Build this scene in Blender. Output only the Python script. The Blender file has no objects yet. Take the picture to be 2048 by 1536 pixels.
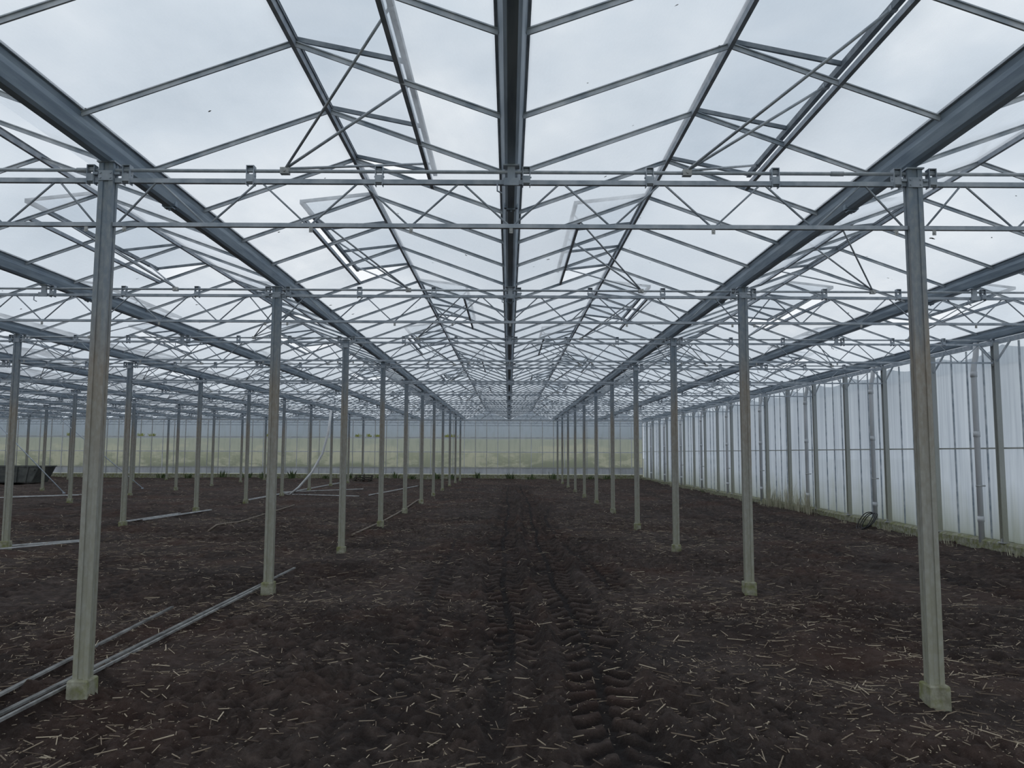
import bpy, math, random
import numpy as np
from mathutils import Vector, Euler, Quaternion
random.seed(7)
rng = np.random.default_rng(11)
scene = bpy.context.scene
COL = scene.collection
try:
    scene.view_settings.view_transform = 'Standard'
    scene.view_settings.look = 'None'
    scene.cycles.transparent_max_bounces = 24
except Exception as e:
    print(e)

# ------------------------------------------------------------ layout constants
CAMZ = 1.845
Y0, SP = 5.98, 4.5            # first truss line and truss spacing
NT = 12                       # truss lines, last one = end wall
YB = Y0 + SP*(NT-1)           # end wall
XR, XL = 9.6, -41.6
ZG0, ZG1, ZR = 4.125, 4.30, 4.845
ZRAIL, ZTOP, ZBOT = 4.058, 3.985, 3.63
YS = -0.2075
PITCH = 1.125

# ------------------------------------------------------------ mesh builder
class MB:
    def __init__(s): s.v=[]; s.f=[]; s.sm=[]
    def add(s, vs, fs, sm=False):
        n=len(s.v); s.v+= [tuple(a) for a in vs]
        for f in fs: s.f.append(tuple(i+n for i in f)); s.sm.append(sm)
    def box(s, c, d):
        x,y,z=c; a,b,e=d[0]/2,d[1]/2,d[2]/2
        vs=[(x+i*a,y+j*b,z+k*e) for i in(-1,1) for j in(-1,1) for k in(-1,1)]
        s.add(vs,[(0,1,3,2),(4,6,7,5),(0,4,5,1),(2,3,7,6),(0,2,6,4),(1,5,7,3)])
    def beam(s,p,q,w,h,up=(0,0,1)):
        p=Vector(p);q=Vector(q);d=(q-p).normalized();u=Vector(up)
        r=d.cross(u)
        if r.length<1e-4: r=d.cross(Vector((1,0,0)))
        r.normalize(); u=r.cross(d).normalized()
        vs=[]
        for o in (p,q):
            for a,b in((-1,-1),(1,-1),(1,1),(-1,1)):
                vs.append(o+r*(a*w/2)+u*(b*h/2))
        s.add(vs,[(0,3,2,1),(4,5,6,7),(0,1,5,4),(1,2,6,5),(2,3,7,6),(3,0,4,7)])
    def tube(s,pts,r,n=8,cap=True):
        pts=[Vector(p) for p in pts]; rings=[]
        rr = r if isinstance(r,(list,tuple)) else [r]*len(pts)
        prev=None; vs=[]
        for i,p in enumerate(pts):
            d=(pts[min(i+1,len(pts)-1)]-pts[max(i-1,0)]).normalized()
            if prev is None:
                a=d.cross(Vector((0,0,1)))
                if a.length<1e-3: a=d.cross(Vector((1,0,0)))
            else:
                a=prev-d*prev.dot(d)
            a.normalize(); prev=a; b=d.cross(a)
            for k in range(n):
                t=2*math.pi*k/n
                vs.append(p+(a*math.cos(t)+b*math.sin(t))*rr[i])
        fs=[]
        for i in range(len(pts)-1):
            for k in range(n):
                fs.append((i*n+k,i*n+(k+1)%n,(i+1)*n+(k+1)%n,(i+1)*n+k))
        s.add(vs,fs,True)
        if cap:
            m=len(s.v)-len(vs)
            s.f.append(tuple(m+k for k in reversed(range(n)))); s.sm.append(False)
            s.f.append(tuple(m+(len(pts)-1)*n+k for k in range(n))); s.sm.append(False)
    def extrude(s,prof,axis,a0,a1,closed=True):
        n=len(prof); vs=[]
        for a in(a0,a1):
            for (u,w) in prof:
                if axis=='y': vs.append((u,a,w))
                elif axis=='z': vs.append((u,w,a))
                else: vs.append((a,u,w))
        fs=[(i,(i+1)%n,n+(i+1)%n,n+i) for i in range(n if closed else n-1)]
        if closed: fs+=[tuple(reversed(range(n))),tuple(range(n,2*n))]
        s.add(vs,fs)
    def mesh(s,name,mat):
        m=bpy.data.meshes.new(name); m.from_pydata(s.v,[],s.f); m.validate()
        if len(m.polygons)==len(s.sm): m.polygons.foreach_set('use_smooth',s.sm)
        if mat: m.materials.append(mat)
        m.update(); return m

def obj(name,data,loc=(0,0,0),parent=None,rot=None,**props):
    o=bpy.data.objects.new(name,data); o.location=loc
    if rot: o.rotation_euler=rot
    if parent: o.parent=parent
    for k,v in props.items(): o[k]=v
    COL.objects.link(o); return o
def thing(name,loc,parts,label,category,group=None,rot=None):
    e=obj(name,None,loc,None,rot,label=label,category=category)
    e.empty_display_size=.2
    if group: e['group']=group
    for p in parts:
        o=obj(p[0],p[1],p[2] if len(p)>2 else (0,0,0),e)
        if len(p)>3: o['label']=p[3]
    return e

# ------------------------------------------------------------ materials
def newmat(name):
    m=bpy.data.materials.new(name); m.use_nodes=True; nt=m.node_tree; nt.nodes.clear()
    out=nt.nodes.new('ShaderNodeOutputMaterial'); return m,nt,out
def noise(nt,scale,detail=4,vec=None,rough=.55):
    n=nt.nodes.new('ShaderNodeTexNoise'); n.inputs['Scale'].default_value=scale; n.inputs['Detail'].default_value=detail
    n.inputs['Roughness'].default_value=rough
    if vec: nt.links.new(vec,n.inputs['Vector'])
    return n.outputs['Fac']
def ramp(nt,fac,stops):
    r=nt.nodes.new('ShaderNodeValToRGB'); e=r.color_ramp.elements
    while len(e)<len(stops): e.new(.5)
    for i,(p,c) in enumerate(stops):
        e[i].position=p; e[i].color=tuple(c)+(1,) if len(c)==3 else c
    nt.links.new(fac,r.inputs[0]); return r.outputs['Color']
def mixc(nt,fac,a,b):
    m=nt.nodes.new('ShaderNodeMix'); m.data_type='RGBA'
    for i,v in ((0,fac),(6,a),(7,b)):
        if isinstance(v,bpy.types.NodeSocket): nt.links.new(v,m.inputs[i])
        else: m.inputs[i].default_value = v if i==0 else tuple(v)+(1,)
    return m.outputs[2]
def mapping(nt,scale):
    src=nt.nodes.new('ShaderNodeNewGeometry').outputs['Position']
    m=nt.nodes.new('ShaderNodeMapping'); m.inputs['Scale'].default_value=scale
    nt.links.new(src,m.inputs[0]); return m.outputs[0]
def maprange(nt,v,a,b,c=0,d=1):
    m=nt.nodes.new('ShaderNodeMapRange'); nt.links.new(v,m.inputs[0])
    for i,x in enumerate((a,b,c,d)): m.inputs[i+1].default_value=x
    return m.outputs[0]
def math2(nt,op,a,b,c=None):
    m=nt.nodes.new('ShaderNodeMath'); m.operation=op
    for i,v in enumerate((a,b,c)):
        if v is None: continue
        if isinstance(v,bpy.types.NodeSocket): nt.links.new(v,m.inputs[i])
        else: m.inputs[i].default_value=v
    return m.outputs[0]
def principled(nt,out,col,rough=.6,metal=0,bump=None,bstr=.3,bdist=.01,spec=.5):
    p=nt.nodes.new('ShaderNodeBsdfPrincipled')
    if isinstance(col,bpy.types.NodeSocket): nt.links.new(col,p.inputs['Base Color'])
    else: p.inputs['Base Color'].default_value=tuple(col)+(1,)
    p.inputs['Roughness'].default_value=rough; p.inputs['Metallic'].default_value=metal
    p.inputs['Specular IOR Level'].default_value=spec
    if bump is not None:
        b=nt.nodes.new('ShaderNodeBump'); b.inputs['Strength'].default_value=bstr; b.inputs['Distance'].default_value=bdist
        nt.links.new(bump,b.inputs['Height']); nt.links.new(b.outputs[0],p.inputs['Normal'])
    nt.links.new(p.outputs[0],out.inputs[0]); return p
def simple(name,a,b,scale=8,rough=.6,metal=0,stretch=(1,1,1),bstr=.2,bdist=.005):
    m,nt,out=newmat(name); v=mapping(nt,stretch)
    f=noise(nt,scale,5,v); c=ramp(nt,f,[(.35,a),(.65,b)])
    principled(nt,out,c,rough,metal,f,bstr,bdist); return m

M_TRUSS=simple('galvanised_truss_steel',(.29,.34,.40),(.48,.52,.57),9,.5,.1)
M_RAIL=simple('galvanised_pipe',(.31,.35,.39),(.48,.51,.54),12,.45,.1)
M_BRACK=simple('zinc_bracket',(.34,.35,.35),(.54,.54,.53),25,.5,.1)
M_ALU=simple('weathered_aluminium_bar',(.27,.32,.37),(.56,.59,.62),5,.5,.1)
M_VFRAME=simple('dark_vent_frame',(.13,.16,.19),(.28,.31,.34),8,.5,.1)
M_GUT=simple('gutter_metal',(.20,.26,.33),(.34,.41,.48),3,.5,.1,(6,.6,6))
M_LOOSE=simple('loose_aluminium',(.12,.12,.115),(.36,.36,.35),6,.5,.1)
M_LPALE=simple('pale_loose_aluminium',(.40,.41,.41),(.66,.67,.67),6,.5,.1)
M_ROPE=simple('old_brown_pipe',(.13,.10,.075),(.22,.18,.14),6,.7,0)
M_RUBBER=simple('black_rubber',(.01,.01,.012),(.03,.03,.035),20,.5,0)
M_PVC=simple('grey_white_pvc',(.50,.52,.54),(.68,.69,.71),3,.45,0,(1,1,.3))
M_SKIP=simple('skip_paint',(.06,.066,.064),(.12,.125,.115),3,.6,.1)
M_WOOD=simple('dark_wood',(.04,.035,.03),(.11,.095,.075),4,.8,0)
M_WEED=simple('weed_green',(.05,.08,.03),(.12,.16,.06),8,.7,0)
M_DRY=simple('dry_grass',(.32,.30,.20),(.52,.50,.38),8,.8,0)
M_YEL=simple('yellow_green_moss',(.30,.34,.08),(.55,.56,.16),8,.8,0)
def post_mat(name,stops,sp=(.42,.43,.41)):
    m,nt,out=newmat(name)
    g=nt.nodes.new('ShaderNodeNewGeometry'); sx=nt.nodes.new('ShaderNodeSeparateXYZ'); nt.links.new(g.outputs['Position'],sx.inputs[0])
    st=noise(nt,2.2,5,mapping(nt,(6,6,.7)))
    fine=noise(nt,30,4,mapping(nt,(1,1,.5)))
    z=maprange(nt,math2(nt,'MULTIPLY_ADD',st,1.6,sx.outputs[2]),.8,5.4)
    c=ramp(nt,z,stops)
    c2=mixc(nt,maprange(nt,fine,.4,.7,0,.4),c,sp)
    principled(nt,out,c2,.5,.1,fine,.15,.002); return m
M_POST=post_mat('stained_galvanised_post',[(0,(.30,.30,.22)),(.30,(.28,.275,.235)),(.56,(.265,.23,.19)),(.68,(.21,.235,.26)),(1,(.18,.25,.335))])
M_WPOST=post_mat('galvanised_wall_post',[(0,(.36,.36,.28)),(.5,(.38,.39,.37)),(1,(.36,.39,.42))])
def conc_mat():
    m,nt,out=newmat('mossy_concrete'); v=mapping(nt,(1,1,1))
    f=noise(nt,14,6,v); f2=noise(nt,9,4,v)
    c=ramp(nt,f,[(.3,(.17,.165,.11)),(.7,(.38,.38,.30))])
    c=mixc(nt,maprange(nt,f2,.45,.62,0,.8),c,(.17,.18,.06))
    principled(nt,out,c,.9,0,f,.8,.015); return m
M_CONC=conc_mat()
def glass_mat(name,tint,dirt,dmin,dmax,pane=True,gloss=.25,graze=.6):
    m,nt,out=newmat(name)
    n1=noise(nt,.8,5,mapping(nt,(.6,.6,.6)),.6); n2=noise(nt,5,4,mapping(nt,(1,.35,1)),.6)
    f=maprange(nt,math2(nt,'MULTIPLY_ADD',n2,.6,n1),.62,1.0,dmin,dmax)
    if pane:
        sn=nt.nodes.new('ShaderNodeVectorMath'); sn.operation='SNAP'
        off=nt.nodes.new('ShaderNodeVectorMath'); off.operation='ADD'; off.inputs[1].default_value=(80,.2075,0)
        g=nt.nodes.new('ShaderNodeNewGeometry'); nt.links.new(g.outputs['Position'],off.inputs[0])
        nt.links.new(off.outputs[0],sn.inputs[0]); sn.inputs[1].default_value=(1.6,PITCH,50)
        wn=nt.nodes.new('ShaderNodeTexWhiteNoise'); nt.links.new(sn.outputs[0],wn.inputs['Vector'])
        f=math2(nt,'MULTIPLY_ADD',wn.outputs['Value'],.20,f)
        # small leaves and dirt specks lying on the panes
        sp_=noise(nt,9,2,mapping(nt,(1,1,1)),.4)
        speck=maprange(nt,sp_,.775,.79)
    lw=nt.nodes.new('ShaderNodeLayerWeight'); lw.inputs[0].default_value=.5
    p4=math2(nt,'POWER',lw.outputs['Facing'],4.0)
    f=math2(nt,'MULTIPLY_ADD',p4,graze,f); f=math2(nt,'MINIMUM',f,.92)
    tr=nt.nodes.new('ShaderNodeBsdfTransparent'); tr.inputs[0].default_value=tuple(tint)+(1,)
    tl=nt.nodes.new('ShaderNodeBsdfTranslucent'); tl.inputs[0].default_value=tuple(dirt)+(1,)
    mx=nt.nodes.new('ShaderNodeMixShader'); nt.links.new(f,mx.inputs[0]); nt.links.new(tr.outputs[0],mx.inputs[1]); nt.links.new(tl.outputs[0],mx.inputs[2])
    gl=nt.nodes.new('ShaderNodeBsdfGlossy'); gl.inputs['Roughness'].default_value=.15; gl.inputs[0].default_value=(.9,.95,1,1)
    ff=math2(nt,'MULTIPLY_ADD',p4,gloss,.03)
    m2=nt.nodes.new('ShaderNodeMixShader'); nt.links.new(ff,m2.inputs[0]); nt.links.new(mx.outputs[0],m2.inputs[1]); nt.links.new(gl.outputs[0],m2.inputs[2])
    last=m2
    if pane:
        df=nt.nodes.new('ShaderNodeBsdfDiffuse'); df.inputs[0].default_value=(.12,.11,.09,1)
        m3=nt.nodes.new('ShaderNodeMixShader'); nt.links.new(speck,m3.inputs[0]); nt.links.new(m2.outputs[0],m3.inputs[1]); nt.links.new(df.outputs[0],m3.inputs[2]); last=m3
    nt.links.new(last.outputs[0],out.inputs[0]); return m
M_GLASS=glass_mat('dusty_roof_glass',(.95,.97,.985),(.93,.955,.98),.04,.44)
M_VENTG=glass_mat('dusty_vent_glass',(.80,.84,.88),(.80,.84,.88),.2,.55,pane=False)
def wall_mat():
    m,nt,out=newmat('whitewashed_side_glass')
    n1=noise(nt,1.4,6,mapping(nt,(1,3,.25)),.6); n3=noise(nt,.35,3,mapping(nt,(1,1,1)))
    n4=noise(nt,5,3,mapping(nt,(1,2.5,.06)),.5)
    g=nt.nodes.new('ShaderNodeNewGeometry'); sx=nt.nodes.new('ShaderNodeSeparateXYZ'); nt.links.new(g.outputs['Position'],sx.inputs[0])
    sn=nt.nodes.new('ShaderNodeMath'); sn.operation='SNAP'; nt.links.new(math2(nt,'ADD',sx.outputs[1],-.355),sn.inputs[0]); sn.inputs[1].default_value=.5625
    wn=nt.nodes.new('ShaderNodeTexWhiteNoise'); wn.noise_dimensions='1D'; nt.links.new(sn.outputs[0],wn.inputs['W'])
    c=ramp(nt,n1,[(.25,(.56,.60,.65)),(.7,(.78,.82,.86))])
    c=mixc(nt,maprange(nt,n4,.45,.7,0,.55),c,(.40,.44,.50))
    c=mixc(nt,math2(nt,'MULTIPLY',wn.outputs['Value'],.35),c,(.48,.52,.58))
    gr=math2(nt,'MULTIPLY_ADD',n1,-1.5,sx.outputs[2])
    c=mixc(nt,maprange(nt,gr,-.6,.45,.85,0),c,(.30,.32,.25))
    tl=nt.nodes.new('ShaderNodeBsdfTranslucent'); nt.links.new(c,tl.inputs[0])
    df=nt.nodes.new('ShaderNodeBsdfDiffuse'); nt.links.new(c,df.inputs[0])
    tr=nt.nodes.new('ShaderNodeBsdfTransparent'); tr.inputs[0].default_value=(.9,.93,1,1)
    a=nt.nodes.new('ShaderNodeMixShader'); a.inputs[0].default_value=.12; nt.links.new(tl.outputs[0],a.inputs[1]); nt.links.new(df.outputs[0],a.inputs[2])
    b=nt.nodes.new('ShaderNodeMixShader'); nt.links.new(maprange(nt,n3,.4,.7,.02,.12),b.inputs[0]); nt.links.new(a.outputs[0],b.inputs[1]); nt.links.new(tr.outputs[0],b.inputs[2])
    nt.links.new(b.outputs[0],out.inputs[0]); return m
M_WALL=wall_mat()
def back_mat():
    m,nt,out=newmat('algae_stained_end_glass')
    g=nt.nodes.new('ShaderNodeNewGeometry'); sx=nt.nodes.new('ShaderNodeSeparateXYZ'); nt.links.new(g.outputs['Position'],sx.inputs[0])
    n1=noise(nt,.6,6,mapping(nt,(.7,1,1.5)),.72); n2=noise(nt,3,4,mapping(nt,(2,1,.3)),.6); n3=noise(nt,.22,3,mapping(nt,(1,1,.6)),.6)
    z=math2(nt,'MULTIPLY_ADD',n1,.25,sx.outputs[2]); z=maprange(nt,z,.12,5.12)
    c=ramp(nt,z,[(0,(.50,.51,.49)),(.12,(.25,.265,.21)),(.28,(.36,.375,.28)),(.355,(.40,.41,.31)),(.37,(.50,.51,.42)),(.56,(.47,.49,.42)),(.575,(.37,.40,.42)),(.66,(.38,.42,.46)),(1,(.44,.48,.54))])
    pz=math2(nt,'MULTIPLY_ADD',n3,3.0,sx.outputs[2])
    band=math2(nt,'MULTIPLY',maprange(nt,pz,2.3,2.5),maprange(nt,pz,3.9,3.7))
    pf=math2(nt,'MULTIPLY',band,maprange(nt,n1,.44,.52,.1,.7))
    c=mixc(nt,pf,c,(.62,.60,.47))
    c=mixc(nt,maprange(nt,n2,.48,.72,0,.4),c,(.26,.29,.26))
    tl=nt.nodes.new('ShaderNodeBsdfTranslucent'); nt.links.new(c,tl.inputs[0])
    tr=nt.nodes.new('ShaderNodeBsdfTransparent'); nt.links.new(c,tr.inputs[0])
    df=nt.nodes.new('ShaderNodeBsdfDiffuse'); nt.links.new(c,df.inputs[0])
    a0=nt.nodes.new('ShaderNodeMixShader'); a0.inputs[0].default_value=.2; nt.links.new(tl.outputs[0],a0.inputs[1]); nt.links.new(df.outputs[0],a0.inputs[2])
    a=nt.nodes.new('ShaderNodeMixShader'); nt.links.new(maprange(nt,z,.54,.6,.04,.40),a.inputs[0]); nt.links.new(a0.outputs[0],a.inputs[1]); nt.links.new(tr.outputs[0],a.inputs[2])
    nt.links.new(a.outputs[0],out.inputs[0]); return m
M_BACK=back_mat()
def straw_mat():
    m,nt,out=newmat('broken_stalks')
    w=noise(nt,40,2,mapping(nt,(1,1,1)))
    mm=nt.nodes.new('ShaderNodeAttribute'); mm.attribute_name='tone'
    c=ramp(nt,mm.outputs['Fac'],[(0,(.10,.070,.050)),(.5,(.24,.185,.13)),(1,(.56,.47,.345))])
    principled(nt,out,c,.8,0,w,.2,.003); return m
M_STRAW=straw_mat()
def soil_mat():
    m,nt,out=newmat('dark_peaty_soil')
    v=mapping(nt,(1,1,1)); big=noise(nt,.45,4,v); mid=noise(nt,7,6,v,.65); fine=noise(nt,45,5,v,.7)
    mid2=noise(nt,1.7,5,v,.6)
    at=nt.nodes.new('ShaderNodeAttribute'); at.attribute_name='damp_shade'
    c=ramp(nt,mid,[(.30,(.040,.028,.024)),(.52,(.086,.063,.054)),(.75,(.170,.130,.112))])
    c=mixc(nt,maprange(nt,mid2,.42,.68,0,.5),c,(.055,.040,.035))
    c=mixc(nt,maprange(nt,big,.48,.66,0,.5),c,(.100,.050,.035))
    c=mixc(nt,maprange(nt,fine,.58,.75,0,.5),c,(.20,.16,.135))
    c=mixc(nt,at.outputs['Fac'],c,(.014,.0105,.0105))  # damp soil plus painted shade in hollows and tracks
    principled(nt,out,c,.9,0,math2(nt,'ADD',mid,fine),1.0,.05,.25); return m
M_SOIL=soil_mat()
M_FIELD=simple('outside_grass_and_gravel',(.20,.22,.13),(.38,.38,.30),.8,.9)
M_REFLECT=simple('outside_pale_reflector',(.55,.55,.55),(.7,.7,.7),.8,.9)  # pale surface for the added bounce slab

# ------------------------------------------------------------ soil floor
def vnoise(x,y,seed=0):
    xi=np.floor(x).astype(np.int64); yi=np.floor(y).astype(np.int64); fx=x-xi; fy=y-yi
    fx=fx*fx*(3-2*fx); fy=fy*fy*(3-2*fy)
    def h(a,b):
        n=(a*374761393+b*668265263+seed*974711)&0xffffffff
        n=((n^(n>>13))*1274126177)&0xffffffff
        return ((n^(n>>16))&0xffff)/65535.0
    a=h(xi,yi);b=h(xi+1,yi);c=h(xi,yi+1);d=h(xi+1,yi+1)
    return (a*(1-fx)+b*fx)*(1-fy)+(c*(1-fx)+d*fx)*fy
def sst(a,b,t):
    t=np.clip((t-a)/(b-a),0,1); return t*t*(3-2*t)
# tyre tracks: (centre function, width, depth, y0, y1, lugs, strength)
TR=[(lambda y:-1.04+.06*np.sin(y*.25), .48,.040,5.0,20,True,.65),
    (lambda y:1.25+.25*np.sin(y*.3-1.2), .46,.055,10.5,30,True,.85),
    (lambda y:-.05+.04*np.sin(y*.3), .50,.065,6.8,46,True,1.0),
    (lambda y:.68+.06*np.sin(y*.25+.3), .54,.075,4.4,46,True,1.0),
    (lambda y:-.09+.0*y, .18,.060,4.2,11,False,.7),
    (lambda y:6.3+.2*np.sin(y*.2), .45,.04,8,50,True,.7),
    (lambda y:8.0+.2*np.sin(y*.2), .45,.04,8,50,True,.7),
    (lambda y:-5.2-.025*(y-9)**2, .45,.045,4,15,True,.9),
    (lambda y:-6.7-.025*(y-9)**2, .45,.045,4,15,True,.9)]
def HT(x,y):
    wx=x+.25*(vnoise(x*1.7,y*1.7,31)-.5); wy=y+.25*(vnoise(x*1.7,y*1.7,32)-.5)
    base=.08*(vnoise(wx*.35,wy*.25,1)-.5)+.08*(vnoise(wx*1.1+5,wy*.9,2)-.5)
    fine=.040*np.abs(vnoise(wx*7,wy*7,4)-.5)*2-.020+.036*(vnoise(x*17,y*17,5)-.5)+.024*(vnoise(x*41,y*39,6)-.5)
    amp=.5+1.0*sst(.25,.75,vnoise(wx*.7+4,wy*.7,71))      # some areas cloddy, some flat
    det=.055*(vnoise(wx*3.1,wy*3.3,3)-.5)+fine*amp
    rip=np.sin(wy*8+2*vnoise(x*.8,y*.8,9)*3)*sst(.42,.7,vnoise(x*.3+9,y*.3,8))
    det=det+.020*rip
    base=base+.16*np.exp(-((wx-3.0)**2/.5+(wy-7.4)**2/.25))+.12*np.exp(-((wx-2.1)**2/.6+(wy-7.9)**2/.12))+.07*np.exp(-((wx+2)**2/1.5+(wy-6.5)**2/.1))
    damp_shade=.45*sst(.55,.78,vnoise(wx*.8+2,wy*.9,41))*sst(.2,.6,vnoise(wx*3,wy*3,42))
    damp_shade=np.maximum(damp_shade,.40*(1-sst(-.030,.0,fine*amp)))  # hollows between clods darkened: painted shade so the relief reads
    damp_shade=np.maximum(damp_shade,.35*(1-sst(-.8,-.2,rip)))  # ripple troughs painted darker in the same way
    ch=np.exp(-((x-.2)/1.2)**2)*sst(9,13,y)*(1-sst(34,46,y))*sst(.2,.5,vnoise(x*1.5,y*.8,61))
    damp_shade=np.maximum(damp_shade,.40*ch)
    det=det+.05*ch*(vnoise(x*2.3,y*2.3,62)-.5)
    for c,w,d,a,b,lug,st in TR:
        wob=(.10 if lug else .05)*(vnoise(x*.2+7,y*.7,51)-.5)
        edge=.05*(vnoise(x*6,y*6,54)-.5)
        u=np.abs(x-c(y)-wob); e=st*sst(a-.5,a+.5,y)*(1-sst(b-5,b+1,y))*(.70+.30*sst(.15,.50,vnoise(x*.7,y*.55,15)))
        if not lug: e=e*sst(.15,.4,vnoise(x*.3,y*1.4,77))
        p=np.clip((1-sst(w*.42,w*.58,u+edge))*e,0,1)
        det=det*(1-.72*p); base=base-d*p+1.0*d*np.exp(-((u-w*.70)/(.08))**2)*e*(.4+.9*vnoise(x*5,y*5,55))
        if lug:
            sg=np.where(x-c(y)-wob>0,0.0,.5)        # herringbone: halves offset
            ph=(y+.80*u+.08*(vnoise(x*1.3,y*1.3,52)-.5)+.04*(vnoise(x*7,y*7,56)-.5))/.27+sg; s=np.mod(ph,1); l=sst(.03,.18,s)*(1-sst(.46,.62,s))*(.45+.55*sst(.15,.40,vnoise(x*3.2,y*3.2,53)))*sst(.02,.05,u)
            det=det+.055*l*p
            damp_shade=damp_shade*(1-.92*p)+.92*p*(.92-.90*l)  # gaps dark, lug tops light: rut shading painted into the soil colour
        else: damp_shade=np.maximum(damp_shade,p*.8)  # compacted damp soil with painted rut shade
    return base+det, np.clip(damp_shade,0,1)
def Z(x,y): return float(HT(np.array([float(x)]),np.array([float(y)]))[0][0])
def grow(a,step,end,g=1.03,cap=.4):
    r=[a]
    while r[-1]<end:
        r.append(r[-1]+step); step=min(step*g,cap)
    r[-1]=end; return r
xs_r=grow(3.6,.018,9.75,1.012,.1); xs_l=[-t for t in grow(3.6,.018,42,1.012,.22)]
xs=np.array(sorted(set(list(np.round(np.arange(-3.6,3.6,.017),4))+xs_r+xs_l)))
ysr=grow(10,.02,YB+.3,1.005,.10)
ys=np.array(sorted(set(list(np.arange(-2,2.8,.12))+list(np.round(np.arange(2.8,10,.018),4))+ysr)))
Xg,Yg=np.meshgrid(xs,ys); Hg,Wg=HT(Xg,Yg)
nx,ny=len(xs),len(ys); print('GRID',nx,ny)
co=np.stack([Xg,Yg,Hg],-1).reshape(-1,3).astype(np.float32)
i=np.arange((nx-1)*(ny-1)); r=i//(nx-1); c=i%(nx-1); a=r*nx+c
quads=np.stack([a,a+1,a+1+nx,a+nx],-1).astype(np.int32)
def npmesh(name,co,quads,mat,attr=None,smooth=True):
    m=bpy.data.meshes.new(name); m.vertices.add(len(co)); m.vertices.foreach_set('co',co.ravel())
    m.loops.add(quads.size); m.loops.foreach_set('vertex_index',quads.ravel())
    m.polygons.add(len(quads)); m.polygons.foreach_set('loop_start',np.arange(len(quads),dtype=np.int32)*4)
    try: m.polygons.foreach_set('loop_total',np.full(len(quads),4,dtype=np.int32))
    except Exception: pass
    m.polygons.foreach_set('use_smooth',np.full(len(quads),smooth))
    if attr is not None:
        at=m.attributes.new(attr[0],'FLOAT','POINT'); at.data.foreach_set('value',attr[1].astype(np.float32).ravel())
    m.materials.append(mat); m.update(calc_edges=True); m.validate(); return m
floor=obj('floor',npmesh('floor',co,quads,M_SOIL,('damp_shade',Wg)),kind='structure',label='dark peaty bare soil with tractor tyre tracks and clods',category='floor')

# stalk litter
def straws(n,y0,y1,lmin,lmax,wk=1.0,pw=2.2):
    t=rng.random(n); y=np.sqrt(y0*y0+t*(y1*y1-y0*y0))
    x=(rng.random(n)*2-1)*(.70*y+.3)
    keep=(x<9.2); x=x[keep];y=y[keep]
    dens=vnoise(x*.6+3,y*.5,21)*.45+vnoise(x*2.0,y*2.0,22)*.30+.13
    _,w=HT(x,y)
    edge=np.exp(-((np.abs(x)-2.8)/1.6)**2)*.15
    ctr=np.exp(-((x-.3)/.8)**2)*.22
    k=rng.random(len(x))<np.clip((dens+edge-ctr-.24)*1.9,.12,1)*(1-.70*w)
    x=x[k];y=y[k]; m=len(x)
    L=lmin+(lmax-lmin)*rng.random(m)**pw; wd=(.0022+.0035*rng.random(m)+.012*L)*wk
    th=rng.random(m)*math.pi*2; tilt=(rng.random(m)-.45)*.40
    h,_=HT(x,y); z=h-.001+.010*rng.random(m)+np.abs(np.sin(tilt))*L*.25
    d=np.stack([np.cos(th)*np.cos(tilt),np.sin(th)*np.cos(tilt),np.sin(tilt)],-1)
    s=np.stack([-np.sin(th),np.cos(th),np.zeros(m)],-1)
    up=np.cross(d,s); c0=np.stack([x,y,z],-1)
    V=[]
    for e in(-1,1):
        for (p,q) in((-1,-.5),(1,-.5),(1,.5),(-1,.5)):
            V.append(c0+d*(e*L/2)[:,None]+s*(p*wd/2)[:,None]+up*(q*wd*.8)[:,None])
    V=np.stack(V,1).reshape(-1,3)
    b=np.arange(m)[:,None,None]*8
    F=np.array([[0,3,2,1],[4,5,6,7],[0,1,5,4],[1,2,6,5],[2,3,7,6],[3,0,4,7]])[None]
    return V,(F+b).reshape(-1,4), np.repeat(rng.random(m)**1.4,8)
A=[straws(10500,2.8,10,.025,.17,1,1.7),straws(16000,2.8,10,.005,.03),straws(27000,10,22,.04,.19,1,1.6),straws(34000,22,52,.06,.20,1.2,1.5)]
V=[];F=[];T=[];o=0
for v,f,t in A: V.append(v);F.append(f+o);T.append(t);o+=len(v)
obj('stalk_litter',npmesh('stalk_litter',np.concatenate(V).astype(np.float32),np.concatenate(F).astype(np.int32),M_STRAW,('tone',np.concatenate(T)),False),
    kind='stuff',label='pale broken plant stalks scattered over the dark soil',category='plant debris')

# outside ground
mb=MB(); mb.box((0,60,-.35),(500,500,.2)); obj('outdoor_ground',mb.mesh('outdoor_ground',M_FIELD),kind='structure',label='grassy gravel ground outside the greenhouse',category='ground')
mb=MB(); mb.box((14.5,27,-.2),(9,62,.1)); obj('outdoor_reflector',mb.mesh('outdoor_reflector',M_REFLECT),kind='structure',label='added pale light-bounce path outside the side wall',category='reflector')  # unseen pale slab, added to bounce light through the side wall

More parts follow.
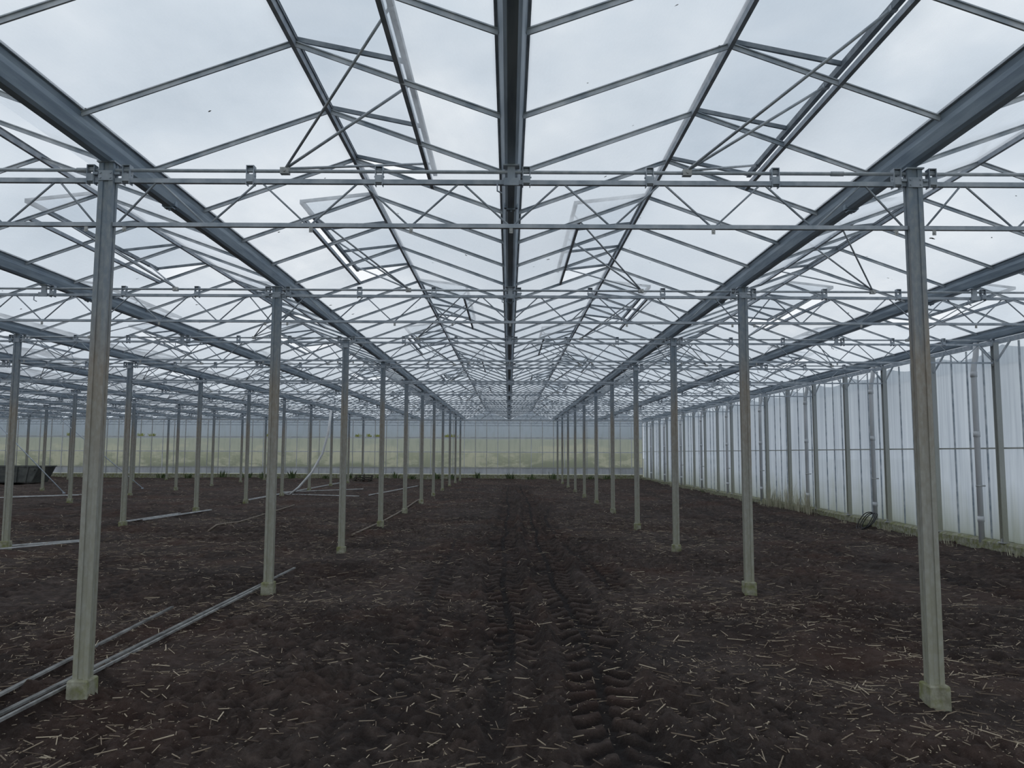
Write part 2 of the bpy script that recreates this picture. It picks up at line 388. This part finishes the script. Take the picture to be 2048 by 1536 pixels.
# ------------------------------------------------------------ roof
spans=[XR-1.6-3.2*k for k in range(16)]           # ridge x positions
ybars=[YS+PITCH*k for k in range(50) if YS+PITCH*k<YB]
trY=[Y0+SP*n for n in range(NT)]
def slopept(rx,s,t):   # t 0 at ridge .. 1 at gutter
    return rx+s*1.52*t, ZR-(ZR-ZG1)*t
def vent_side(n): return 1 if n%2==0 else -1
TS=.80/1.52
mb=MB()
yy=ybars+[YB]
for rx in spans:
    for s in(-1,1):
        for a,b in zip(yy[:-1],yy[1:]):
            mid=(a+b)/2; n=round((mid-Y0)/SP)
            open_=(0<=n<NT-1 and abs(mid-trY[n])<1.7 and vent_side(n)==s)
            segs=[(TS,1)] if open_ else [(0,1)]
            for t0,t1 in segs:
                x0,z0=slopept(rx,s,t0); x1,z1=slopept(rx,s,t1)
                mb.add([(x0,a,z0),(x0,b,z0),(x1,b,z1),(x1,a,z1)],[(0,1,2,3) if s<0 else (3,2,1,0)])
ceil=obj('ceiling',mb.mesh('ceiling',M_GLASS),kind='structure',label='pitched glass greenhouse roof panes, dusty, in repeated spans',category='roof')
for rx in spans:
    mb=MB(); mb.extrude([(-.016,-.045),(.016,-.045),(.026,.0),(.04,.012),(0,.03),(-.04,.012),(-.026,.0)],'y',YS,YB)
    obj('ridge_beam',mb.mesh('ridge_beam',M_TRUSS),(rx,0,ZR),ceil)
def barmesh(mb,rx,y,s,ox=0,oz=0):
    x0,z0=slopept(rx,s,0.01); x1,z1=slopept(rx,s,1)
    mb.beam((x0-ox,y,z0-.020-oz),(x1-ox,y,z1-.020-oz),.013,.038)
    mb.beam((x0-ox,y,z0-.003-oz),(x1-ox,y,z1-.003-oz),.034,.008)
bm={}
for s in(-1,1):
    mb=MB(); barmesh(mb,0,0,s,0,ZR); bm[s]=mb.mesh('glazing_bar',M_ALU)
bars=[]
for rx in spans:
    for s in(-1,1):
        for y in ybars:
            x=abs(rx+s*.8); vis=(x-.8<.68*y) and y>3.3
            bars.append((0 if vis else 1, y+.3*x, rx,s,y))
bars.sort()
rest=MB()
for k,(nv,_,rx,s,y) in enumerate(bars):
    if k<100: obj('glazing_bar',bm[s],(rx,y,ZR),ceil)
    else: barmesh(rest,rx,y,s)
obj('glazing_bar',rest.mesh('glazing_bars_rest',M_ALU),(0,0,0),ceil,kind='stuff')

# gutters
gx=[XR-3.2*k for k in range(17)]
prof=[(-.030,0),(.030,0),(.052,.02),(.075,.10),(.075,.14),(.085,.17),(.085,.18),(.062,.18),(.062,.12),(.040,.03),(-.040,.03),(-.062,.12),(-.062,.18),(-.085,.18),(-.085,.17),(-.075,.14),(-.075,.10),(-.052,.02)]
mb=MB(); mb.extrude(prof,'y',YS,YB); gm=mb.mesh('gutter_trough',M_GUT)
mb=MB()
for s in(-1,1):
    mb.beam((s*.090,YS,.19),(s*.090,YB,.19),.03,.018)
gm2=mb.mesh('gutter_flange',M_ALU)
mb=MB(); mb.box((0,0,.065),(.125,.05,.115)); mb.box((0,0,-.006),(.080,.06,.012)); mb.tube([(0,0,-.012),(0,0,-.028)],.012,6)
gm3=mb.mesh('joint_clamp',M_GUT)
for x in gx:
    parts=[('trough',gm),('flange',gm2,(0,0,0),'grey aluminium glazing flange')]
    if abs(x)<7: parts+=[('joint_clamp',gm3,(0,trY[n]+1.1,0)) for n in range(6)]
    thing('roof_gutter',(x,0,ZG0),parts,'long dark blue-grey metal gutter running under the glass roof valley','gutter','roof valley gutters')

# ------------------------------------------------------------ posts
mb=MB()
w,d,g=.058,.040,.010
P=[(-w,-d),(-.022,-d),(-.020,-d+g),(.020,-d+g),(.022,-d),(w,-d),(w,-.012),(w-.006,-.01),(w-.006,.01),(w,.012),(w,d),(-w,d),(-w,.012),(-w+.006,.01),(-w+.006,-.01),(-w,-.012)]
mb.extrude(P,'z',.12,ZG0-.012)
M1=mb.mesh('column',M_POST)
def frust(mb,c,a,b,z0,z1):
    vs=[(c[0]+i*a,c[1]+j*a,z0) for i,j in((-1,-1),(1,-1),(1,1),(-1,1))]+[(c[0]+i*b,c[1]+j*b,z1) for i,j in((-1,-1),(1,-1),(1,1),(-1,1))]
    mb.add(vs,[(0,3,2,1),(4,5,6,7),(0,1,5,4),(1,2,6,5),(2,3,7,6),(3,0,4,7)])
mb=MB(); frust(mb,(0,0),.079,.077,-.15,.132); frust(mb,(0,0),.077,.069,.132,.144)
M2=mb.mesh('concrete_foot',M_CONC)
mb=MB(); mb.box((0,0,ZG0-.006),(.14,.11,.012)); mb.box((0,-.044,ZTOP+.02),(.112,.008,.08)); mb.box((.085,-.02,ZTOP+.04),(.04,.04,.02)); mb.box((-.085,-.02,ZTOP+.04),(.04,.04,.02))
for sx in(-1,1):
    for zz in(ZTOP,ZTOP+.04): mb.tube([(sx*.04,-.047,zz),(sx*.04,-.056,zz)],.008,6)
M3=mb.mesh('head_plate',M_TRUSS)
def vis(x,y,m=1.0): return abs(x)<.665*y+m
PX=[3.2,-3.2,-9.6,-16,-22.4,-28.8,-35.2]
for n in range(NT-1):
    for x in PX:
        if vis(x,trY[n],.6):
            thing('greenhouse_post',(x,trY[n],min(0,Z(x,trY[n]))+.01),[('column',M1),('concrete_foot',M2,(0,0,0),'mossy square concrete footing'),('head_plate',M3)],
              'galvanised steel greenhouse post, stained brown, on mossy concrete foot','post','interior greenhouse posts')

# ------------------------------------------------------------ trusses
OZ=3.6
def T_chord(zc,h,dy=.035):
    mb=MB(); mb.box((0,0,zc-OZ),(6.4-.12,dy,h))
    return mb
mt=T_chord(ZTOP,.036); mtc=mt.mesh('top_chord',M_TRUSS)
mbm=T_chord(ZBOT,.032); mbc=mbm.mesh('bottom_chord',M_TRUSS)
web=MB()
for k in range(8):
    v0=-3.2+.8*k; p=v0+.4; v1=v0+.8
    if k==0: v0+=.07
    if k==7: v1-=.07
    web.tube([(v0+.02,0,ZBOT-OZ+.01),(p-.02,0,ZTOP-OZ-.01),(p+.02,0,ZTOP-OZ-.01),(v1-.02,0,ZBOT-OZ+.01)],.0085,6)
webm=web.mesh('web_lattice',M_TRUSS)
bk=MB(); bk.box((-.028,0,.045),(.006,.06,.15)); bk.box((.028,0,.045),(.006,.06,.15)); bk.box((0,0,.122),(.062,.06,.006)); bk.tube([(-.03,0,.103),(.03,0,.103)],.014,8); bk.tube([(-.04,0,.045),(.04,0,.045)],.007,6); bk.box((0,-.031,.02),(.05,.005,.06))
bkm=bk.mesh('roller_bracket',M_TRUSS)
tb=MB(); tb.box((0,-.01,ZBOT-OZ-.035),(.028,.006,.045)); tb.tube([(0,-.02,ZBOT-OZ-.04),(0,.01,ZBOT-OZ-.04)],.007,6)
tabm=tb.mesh('hanger_tab',M_BRACK)
TABX=(-3.05,-1.58,-.79,.0,1.6,3.05)
sup=MB(); sup.box((0,0,(ZTOP+ZG0)/2-OZ+.008),(.06,.04,ZG0-ZTOP-.016)); sup.box((0,0,ZG0-.006-OZ),(.13,.09,.012)); sup.beam((-.06,-.03,ZTOP-OZ),(.06,-.03,ZTOP-OZ),.01,.06)
sup.tube([(-.11,-.04,ZTOP-OZ-.01),(-.11,-.04,ZTOP-OZ-.08),(-.07,-.04,ZTOP-OZ-.10)],.007,6)
supm=sup.mesh('gutter_support',M_TRUSS)
whole=MB()
for src in(mt,mbm,web,sup):
    whole.add(src.v,src.f)
bx=[-3.05,-2.07,-1.05,.12,1.10,2.10,3.07]
for x in bx: whole.add([(a+x,b,c+ZTOP-OZ) for a,b,c in bk.v],bk.f)
whm=whole.mesh('lattice_truss',M_TRUSS)
bays=[6.4,0,-6.4,-12.8,-19.2,-25.6,-32,-38.4]
for n in range(NT-1):
    for x in bays:
        if not vis(max(0,abs(x)-3.2),trY[n],.5): continue
        lab='galvanised lattice truss with zigzag web spanning between posts'
        if n<4:
            parts=[('top_chord',mtc),('bottom_chord',mbc),('web_lattice',webm),('gutter_support',supm)]+[('roller_bracket',bkm,(xx,0,ZTOP-OZ)) for xx in bx]
            if n<3: parts+=[('hanger_tab',tabm,(xx,0,0)) for xx in TABX]
            thing('lattice_truss',(x,trY[n],OZ),parts,lab,'truss','roof lattice trusses')
        else:
            obj('lattice_truss',whm,(x,trY[n],OZ),label=lab,category='truss',group='roof lattice trusses')
for n in range(NT-1):
    y=trY[n]; xl=max(XL+.1,-(.665*y+7))
    mb=MB(); mb.tube([(xl,0,0),(XR-.15,0,0)],.015,8)
    x=XR-1
    while x>xl:
        mb.tube([(x-.05,0,0),(x+.05,0,0)],.020,8); x-=6.0
    obj('vent_rail_pipe',mb.mesh('vent_rail_pipe',M_RAIL),(0,y,ZRAIL+.014),label='thin steel pipe running across the trusses on roller brackets',category='pipe',group='roof vent drive pipes')

# ------------------------------------------------------------ roof vents
vm={}
def vent_meshes(s,lift):
    dz=-.287+lift; dx=math.sqrt(.845**2-dz**2)
    fr=MB(); ys_=[-1.6775,-.5625,.5625,1.6775]
    for y in ys_:
        fr.beam((s*.02,y,.012),(s*dx,y,dz+.012),.030 if abs(y)>1 else .022,.034)
    fr.beam((s*dx,-1.69,dz+.005),(s*dx,1.69,dz+.005),.040,.05)
    fr.beam((s*.02,-1.69,.01),(s*.02,1.69,.01),.03,.03)
    gl=MB(); gl.add([(s*.03,-1.68,.028),(s*.03,1.68,.028),(s*dx,1.68,dz+.028),(s*dx,-1.68,dz+.028)],[(0,1,2,3)])
    si=MB(); si.beam((s*.80,-1.6875,-.300),(s*.80,1.6875,-.300),.034,.045)
    rods=[]
    z0=ZRAIL+.014-ZR
    for y in(-1.30,-.25,1.40):
        rd=MB(); rd.tube([(-s*.2,0,z0+.02),(s*dx,y,dz)],.0115,6); rd.box((s*dx,y,dz-.005),(.045,.035,.035)); rods.append(rd.mesh('push_rod',M_RAIL))
    hb=MB(); hb.box((-s*.2,0,z0),(.07,.05,.050)); hb.tube([(-s*.2,-.035,z0),(-s*.2,.035,z0)],.012,6)
    return fr.mesh('vent_frame',M_VFRAME),gl.mesh('vent_pane',M_VENTG),si.mesh('vent_sill',M_TRUSS),rods,hb.mesh('rod_clamp',M_BRACK)
for n in range(NT-1):
    s=vent_side(n)
    for rx in spans:
        if not vis(rx,trY[n],.8): continue
        key=(s,1 if n else 0)
        if key not in vm: vm[key]=vent_meshes(s,.12 if n==0 else .19)
        f,g_,si,rods,hb=vm[key]
        parts=[('vent_frame',f),('vent_pane',g_,(0,0,0),'dusty vent glass'),('vent_sill',si),('rod_clamp',hb)]+[('push_rod',q_) for q_ in rods]
        thing('roof_vent',(rx,trY[n],ZR),parts,'open glazed roof vent hinged at the ridge with thin push rods','roof vent','open roof vents')

# ------------------------------------------------------------ right wall
def curvetop(u): return 3.84+.16*abs(2*u-1)**2
mb=MB()
yw=[3.73+2.25*k for k in range(24) if 3.73+2.25*k<YB+.01]
for a in yw:
    K=8
    for k in range(K):
        u0,u1=k/K,(k+1)/K; y_a=a+2.25*u0; y_b=min(a+2.25*u1,YB)
        if y_a>=YB: continue
        mb.add([(XR+.05,y_a,.16),(XR+.05,y_b,.16),(XR+.05,y_b,curvetop(u1)),(XR+.05,y_a,curvetop(u0))],[(0,1,2,3)])
wr=obj('wall_right',mb.mesh('wall_right',M_WALL),kind='structure',label='whitewashed translucent glass side wall',category='wall')
mb=MB(); mb.add([(XR+.08,3.73,3.6),(XR+.08,YB,3.6),(XR+.08,YB,4.2),(XR+.08,3.73,4.2)],[(0,1,2,3)]); obj('clear_pane_strip',mb.mesh('clear_pane_strip',M_GLASS),(0,0,0),wr)
mb=MB(); prof2=[(XR-.16,-.2),(XR+.16,-.2),(XR+.16,.17),(XR-.10,.17),(XR-.16,.13)]
K=60
for k in range(K):
    a=3.7+(YB-3.7)*k/K;b=3.7+(YB-3.7)*(k+1)/K; 
    mb.extrude([(x+.006*math.sin(k*7),z+.008*math.sin(k*5)) for x,z in prof2],'y',a,b)
obj('concrete_curb',mb.mesh('concrete_curb',M_CONC),(0,0,0),wr,label='mossy concrete curb')
mb=MB(); mb.beam((XR-.0,3.73,1.97),(XR-.0,YB,1.97),.025,.030); obj('wall_rail',mb.mesh('wall_rail',M_WPOST),(0,0,0),wr)
mb=MB(); mb.beam((XR,3.73,4.06),(XR,YB,4.06),.06,.09); obj('eave_beam',mb.mesh('eave_beam',M_TRUSS),(0,0,0),wr)
mb=MB(); mb.beam((0,0,.17),(0,0,4.0),.020,.03,(1,0,0)); mm_=mb.mesh('mullion',M_ALU)
for a in yw:
    for u in(.5625,1.125,1.6875):
        if 8<a+u<YB: obj('mullion',mm_,(XR+.01,a+u,0),wr)
mb=MB(); mb.extrude([(-.05,-.055),(.05,-.055),(.05,-.045),(.006,-.045),(.006,.045),(.05,.045),(.05,.055),(-.05,.055),(-.05,.045),(-.006,.045),(-.006,-.045),(-.05,-.045)],'z',.16,4.03)
wp=mb.mesh('column',M_WPOST)
mb=MB(); mb.box((0,0,.165),(.17,.17,.02)); mb.box((0,0,.2),(.12,.02,.08)); wp2=mb.mesh('base_plate',M_BRACK)
mb=MB(); mb.beam((0,0,3.62),(0,.50,4.02),.03,.03); mb.beam((0,0,3.62),(0,-.50,4.02),.03,.03); wp3=mb.mesh('knee_brace',M_ALU)
for a in yw:
    if 7.5<a<YB-.5:
        thing('wall_post',(XR-.10,a,0),[('column',wp),('base_plate',wp2),('knee_brace',wp3)],'grey steel wall post standing on the concrete curb','post','side wall posts')
mb=MB(); mb.tube([(0,0,.10),(0,0,3.55),(.02,0,3.7),(.06,0,3.85),(.08,0,4.12)],.055,14)
for z in(.5,2.2,3.42): mb.tube([(0,0,z),(0,0,z+.11)],.064,14)
dp=mb.mesh('pipe_run',M_PVC)
mb=MB(); mb.tube([(0,0,1.2),(0,0,1.23)],.062,14); mb.box((.07,0,1.215),(.10,.03,.03))
dp2=mb.mesh('pipe_clip',M_BRACK)
for n in range(1,NT-1):
    thing('drain_pipe',(XR-.12,trY[n]+.68,0),[('pipe_run',dp),('pipe_clip',dp2)],'pale grey plastic downpipe beside the side wall','drain pipe','rainwater downpipes')

# left wall
mb=MB(); mb.add([(XL,YS,0),(XL,YB,0),(XL,YB,ZG0),(XL,YS,ZG0)],[(0,1,2,3)])
wl=obj('wall_left',mb.mesh('wall_left',M_BACK),kind='structure',label='stained glass side wall',category='wall')
mb=MB()
y=30
while y<YB: mb.beam((XL+.05,y,0),(XL+.05,y,ZG0),.04,.05,(1,0,0)); y+=1.125
obj('mullion',mb.mesh('mullions',M_ALU),(0,0,0),wl,kind='stuff')

# end wall
mb=MB(); Yw=YB+.2
mb.add([(XL,Yw,.45),(XR,Yw,.45),(XR,Yw,ZG0+.1),(XL,Yw,ZG0+.1)],[(0,1,2,3)])
for rx in spans: mb.add([(rx-1.6,Yw,ZG0+.1),(rx+1.6,Yw,ZG0+.1),(rx,Yw,ZR)],[(0,1,2)])
wb=obj('wall_back',mb.mesh('wall_back',M_BACK),kind='structure',label='algae-stained glazed end wall with pale vertical bars',category='wall')
mb=MB(); mb.box(((XL+XR)/2,Yw,.05),(XR-XL,.14,.5)); obj('concrete_plinth',mb.mesh('concrete_plinth',M_CONC),(0,0,0),wb)
mb=MB(); mb.box(((XL+XR)/2,Yw-.03,.55),(XR-XL,.03,.42)); obj('kick_panel',mb.mesh('kick_panel',M_PVC),(0,0,0),wb,label='pale low panel strip')
for z,h,mt_ in((.80,.05,M_BRACK),(1.90,.06,M_PVC),(2.93,.07,M_PVC),(ZG0+.05,.10,M_BRACK)):
    mb=MB(); mb.box(((XL+XR)/2,Yw-.05,z),(XR-XL,.06,h)); obj('cross_rail',mb.mesh('cross_rail',mt_),(0,0,0),wb)
mb=MB(); mb.box((0,0,(ZG0+.3)/2),(.045,.06,ZG0-.3)); mu=mb.mesh('mullion',M_PVC); mu2=mu.copy(); mu2.materials.clear(); mu2.materials.append(M_BRACK)
x=XL; k=0
while x<XR: obj('mullion',mu if k%3==0 else mu2,(x,Yw-.06,0),wb); x+=3.2/4; k+=1

# ------------------------------------------------------------ loose things on the soil
def profile_bar(name,p,q,label,w=.05,h=.025,mat=M_LOOSE,cat='metal bar',lift=.02):
    p=(p[0],p[1],0);q=(q[0],q[1],0)
    L=math.dist(p,q); K=max(4,int(L/.2)); mb=MB()
    ang=math.atan2(q[1]-p[1],q[0]-p[0])
    zz=[Z(p[0]+(q[0]-p[0])*k/K,p[1]+(q[1]-p[1])*k/K) for k in range(K+1)]
    A=np.polyfit(np.linspace(0,1,K+1),zz,1); off=np.percentile(np.array(zz)-np.polyval(A,np.linspace(0,1,K+1)),92)
    z0=A[1]+off+lift; z1=A[0]+A[1]+off+lift
    pr=[(-w/2,-h/2),(w/2,-h/2),(w/2,h/2),(w/2-.006,h/2),(w/2-.006,-h/2+.006),(.003,-h/2+.006),(.003,h/2),(-.003,h/2),(-.003,-h/2+.006),(-w/2+.006,-h/2+.006),(-w/2+.006,h/2),(-w/2,h/2)]
    mb.extrude(pr,'x',0,L)
    return obj(name,mb.mesh(name,mat),(p[0],p[1],z0),None,(0,-math.atan2(z1-z0,L),ang),label=label,category=cat,group='loose bars on the soil')
profile_bar('aluminium_bar',(-3.44,4.2),(-3.38,12.4),'long grey aluminium glazing bar lying on the soil beside posts',.034,.02)
profile_bar('aluminium_bar',(-3.345,4.6),(-3.34,10.9),'long grey aluminium glazing bar lying on the soil beside posts',.022,.02)
profile_bar('aluminium_bar',(-3.66,4.6),(-3.83,8.99),'shorter grey aluminium bar lying on the soil',.032,.02)
FP=dict(mat=M_LPALE)
profile_bar('aluminium_bar',(-9.9,14.3),(-8.6,16.3),'pale aluminium bar lying on dark soil',.035,.025,**FP)
profile_bar('aluminium_bar',(-10.2,14.6),(-8.9,16.5),'pale aluminium bar lying on dark soil',.03,.025,**FP)
profile_bar('aluminium_bar',(-9.7,20.8),(-9.3,24.4),'pale aluminium bar lying on dark soil',.06,.03,**FP)
profile_bar('aluminium_bar',(-9.95,20.3),(-9.75,23.2),'pale aluminium bar lying on dark soil',.06,.03,**FP)
profile_bar('aluminium_bar',(-9.9,29.2),(-9.8,46),'long pale aluminium bar lying on dark soil',.08,.04,**FP)
profile_bar('aluminium_bar',(-10.0,34.3),(-6.1,31.7),'pale aluminium bar lying across the soil',.05,.03,**FP)
profile_bar('aluminium_bar',(-10.6,36.2),(-7.2,38.5),'pale aluminium bar lying across the soil',.05,.03,**FP)
profile_bar('aluminium_bar',(-19.5,30.6),(-17.0,32.4),'pale aluminium bar lying across the soil',.05,.03,**FP)
profile_bar('aluminium_bar',(-20.0,30.0),(-17.4,31.6),'pale aluminium bar lying across the soil',.05,.03,**FP)
profile_bar('aluminium_bar',(-6.0,33.5),(-4.9,42),'pale aluminium bar lying across the soil',.06,.03,**FP)
def ground_pipe(pts,r,label,mat,name='ground_pipe'):
    P=[]
    for i in range(len(pts)-1):
        for k in range(6):
            t=k/6; x=pts[i][0]*(1-t)+pts[i+1][0]*t; y=pts[i][1]*(1-t)+pts[i+1][1]*t; P.append((x,y))
    P.append(pts[-1]); P=[(x,y,max(Z(x,y),-.02)+r*1.2) for x,y in P]
    mb=MB(); mb.tube(P,r,8); obj(name,mb.mesh(name,mat),label=label,category='pipe')
ground_pipe([(-7.0,18.2),(-7.2,22),(-7.5,27.3)],.020,'thin brown pipe lying on the soil',M_ROPE)
ground_pipe([(-3.5,17.5),(-3.35,22),(-3.5,31)],.025,'thin brown pipe lying along the post row',M_ROPE)
M_STRIP=simple('bright_aluminium_strip',(.74,.76,.77),(.86,.87,.88),3,.4,0)
mb=MB(); pts=[(-9.4,33.6,.05),(-9.0,33.4,.35),(-8.4,33.2,1.0),(-7.95,33.1,1.8),(-7.7,33.0,2.7),(-7.6,32.98,ZBOT-.0)]
mb.tube(pts,.05,8); obj('bent_tube',mb.mesh('bent_tube',M_STRIP),label='pale bent tube hanging from a truss down to the soil',category='tube')
def brace(p,q):
    mb=MB(); mb.tube([p,q],.022,6); mb.box(p,(.08,.08,.06)); mb.box(q,(.08,.08,.06)); obj('wind_brace',mb.mesh('wind_brace',M_TRUSS),label='thin diagonal steel wind brace between posts',category='brace',group='wind braces')
brace((-22.4,37.48,3.95),(-17.6,37.48,.1)); brace((-22.4,33.0,3.6),(-18.8,33.0,.1)); 
def skip():
    e=obj('waste_skip',None,(-28.2,45.0,0),None,(0,0,.05),label='dark grey-green metal waste skip with sloping ends on the soil',category='skip')
    mb=MB(); L=1.55;W=.85;H=.98
    pr=[(-L*.72,.06),(L*.72,.06),(L,H),(L-.05,H),(L*.70,.12),(-L*.70,.12),(-L+.05,H),(-L,H)]
    mb.extrude(pr,'y',-W,W)
    for s in(-1,1):
        mb.add([(-L*.72,s*W,.06),(L*.72,s*W,.06),(L,s*W,H),(-L,s*W,H)],[(0,1,2,3)])
    obj('tub',mb.mesh('tub',M_SKIP),(0,0,0),e)
    mb=MB()
    for s in(-1,1): mb.beam((-L-.04,s*W,H),(L+.04,s*W,H),.06,.06)
    for s in(-1,1): mb.beam((s*L,-W,H),(s*L,W,H),.06,.06)
    obj('rim',mb.mesh('rim',M_SKIP),(0,0,0),e)
    for k in(-.9,-.3,.3,.9):
        for s in(-1,1):
            mb=MB(); mb.beam((k*.85,s*(W+.03),.08),(k,s*(W+.03),H),.06,.08)
            obj('side_rib',mb.mesh('side_rib',M_SKIP),(0,0,0),e)
    for s in(-1,1):
        for j in(-1,1):
            mb=MB(); mb.tube([(s*L*.8,j*(W+.02),.8),(s*L*.8,j*(W+.14),.8)],.05,10)
            obj('lifting_lug',mb.mesh('lifting_lug',M_SKIP),(0,0,0),e)
skip()
def pallet(loc,rot,lab):
    mb=MB()
    for k in range(6): mb.box((-.5+.2*k,0,.13),(.12,.8,.02))
    for j in(-.35,0,.35): mb.box((0,j,.105),(1.1,.09,.03))
    for i_ in(-.5,0,.5):
        for j in(-.35,0,.35): mb.box((i_,j,.05),(.12,.09,.08))
    obj('wooden_pallet',mb.mesh('wooden_pallet',M_WOOD),loc,None,rot,label=lab,category='pallet',group='stacked pallets')
for k in range(3): pallet((-9.3+.05*k,49.5,.0+.145*k),(0,0,.1*k),'weathered dark wooden pallet stacked on the soil')
def tuft(n,h,spread,seed,leaf=.012,bend=.6):
    rd=random.Random(seed); mb=MB()
    for k in range(n):
        a=rd.random()*6.283; r0=rd.random()*spread*.5; L=h*(.4+.6*rd.random()); b=rd.random()*bend
        x,y=math.cos(a)*r0,math.sin(a)*r0*.4; pr=[]
        for j in range(4):
            t=j/3; rr=b*L*t*t
            pr.append(Vector((x+math.cos(a)*rr,y+math.sin(a)*rr*.6,L*t*(1-.25*b*t))))
        sd=Vector((-math.sin(a),math.cos(a),0))
        vs=[]
        for j,p in enumerate(pr):
            w=leaf*(1,1.3,.9,.1)[j]; vs+=[p-sd*w,p+sd*w]
        mb.add(vs,[(2*j,2*j+1,2*j+3,2*j+2) for j in range(3)])
    return mb
y=14.2; k=0
while y<46:
    big_=22<y<27.5
    h=.14+.40*random.random()**1.8+(.60 if big_ else 0)
    mb=tuft(60 if big_ else 22,h,1.1 if big_ else .6,k,.007 if big_ else .006,.6)
    mb.v=[(b*.7,a,c) for a,b,c in mb.v]
    obj('dry_grass_tuft',mb.mesh('dry_grass_tuft',M_DRY if big_ or random.random()<.75 else M_WEED),(9.14,y,Z(9.15,y)-.02),label='dry straw-coloured grass tuft growing beside the concrete curb',category='plant',group='dry grass tufts')
    y+=(.9 if big_ else 1.0+1.6*random.random()); k+=1
xk=-29
k=0
while xk<8:
    mb=tuft(22,.25+.45*random.random(),.7,100+k,.035,.5)
    obj('weed_clump',mb.mesh('weed_clump',M_WEED),(xk,YB-.55,-.02),label='low dark green weeds growing along the end wall',category='plant',group='weeds by the end wall')
    xk+=1.0+1.6*random.random(); k+=1
for k,xk in enumerate((-26.4,-25.6,-10.8,-10.0,-9.4,-4.4,-3.9,-31.5,-17.3)):
    mb=tuft(26,.26,.6,300+k,.03,.6)
    mb.v=[(a,b*.25,c) for a,b,c in mb.v]
    obj('moss_tuft',mb.mesh('moss_tuft',M_YEL),(xk,Yw-.07,2.96),label='yellow-green moss and weed growing on the end wall rail',category='plant',group='moss on the end wall rail')
mb=MB()
for j in range(3):
    cx,cy=random.uniform(-.05,.05),random.uniform(-.05,.05); R=.22+.02*j
    P=[(cx+.18*math.sin(t),cy+R*math.cos(t)*1.1,.24+R*math.sin(t)*.9+.02*math.sin(3*t)) for t in np.linspace(0,2*math.pi,30)]
    mb.tube([(a-.06*j,b,c) for a,b,c in P],.012,6)
obj('hose_coil',mb.mesh('hose_coil',M_RUBBER),(9.20,19.9,Z(9.2,19.9)-.03),label='black rubber hose coil leaning against the wall curb',category='hose')

# ------------------------------------------------------------ world and camera
w=bpy.data.worlds.new('overcast'); scene.world=w; w.use_nodes=True; nt=w.node_tree; nt.nodes.clear()
tc=nt.nodes.new('ShaderNodeTexCoord'); mp=nt.nodes.new('ShaderNodeMapping'); mp.inputs['Scale'].default_value=(1,1,1.8); nt.links.new(tc.outputs['Generated'],mp.inputs[0])
f=noise(nt,2.0,5,mp.outputs[0],.55)
c=ramp(nt,f,[(.32,(.42,.49,.57)),(.48,(.65,.715,.785)),(.62,(.90,.93,.96))])
bg=nt.nodes.new('ShaderNodeBackground'); nt.links.new(c,bg.inputs[0]); bg.inputs[1].default_value=1.04
o=nt.nodes.new('ShaderNodeOutputWorld'); nt.links.new(bg.outputs[0],o.inputs[0])
cam=bpy.data.cameras.new('camera'); cam.sensor_width=36; cam.lens=1545/2048*36; cam.clip_end=600
co_=bpy.data.objects.new('camera',cam); COL.objects.link(co_); co_.location=(-.012,0,CAMZ)
co_.rotation_mode='QUATERNION'
co_.rotation_quaternion=Euler((math.radians(90+5.1),0,-.0039)).to_quaternion() @ Quaternion((0,0,1),math.radians(.2)); scene.camera=co_
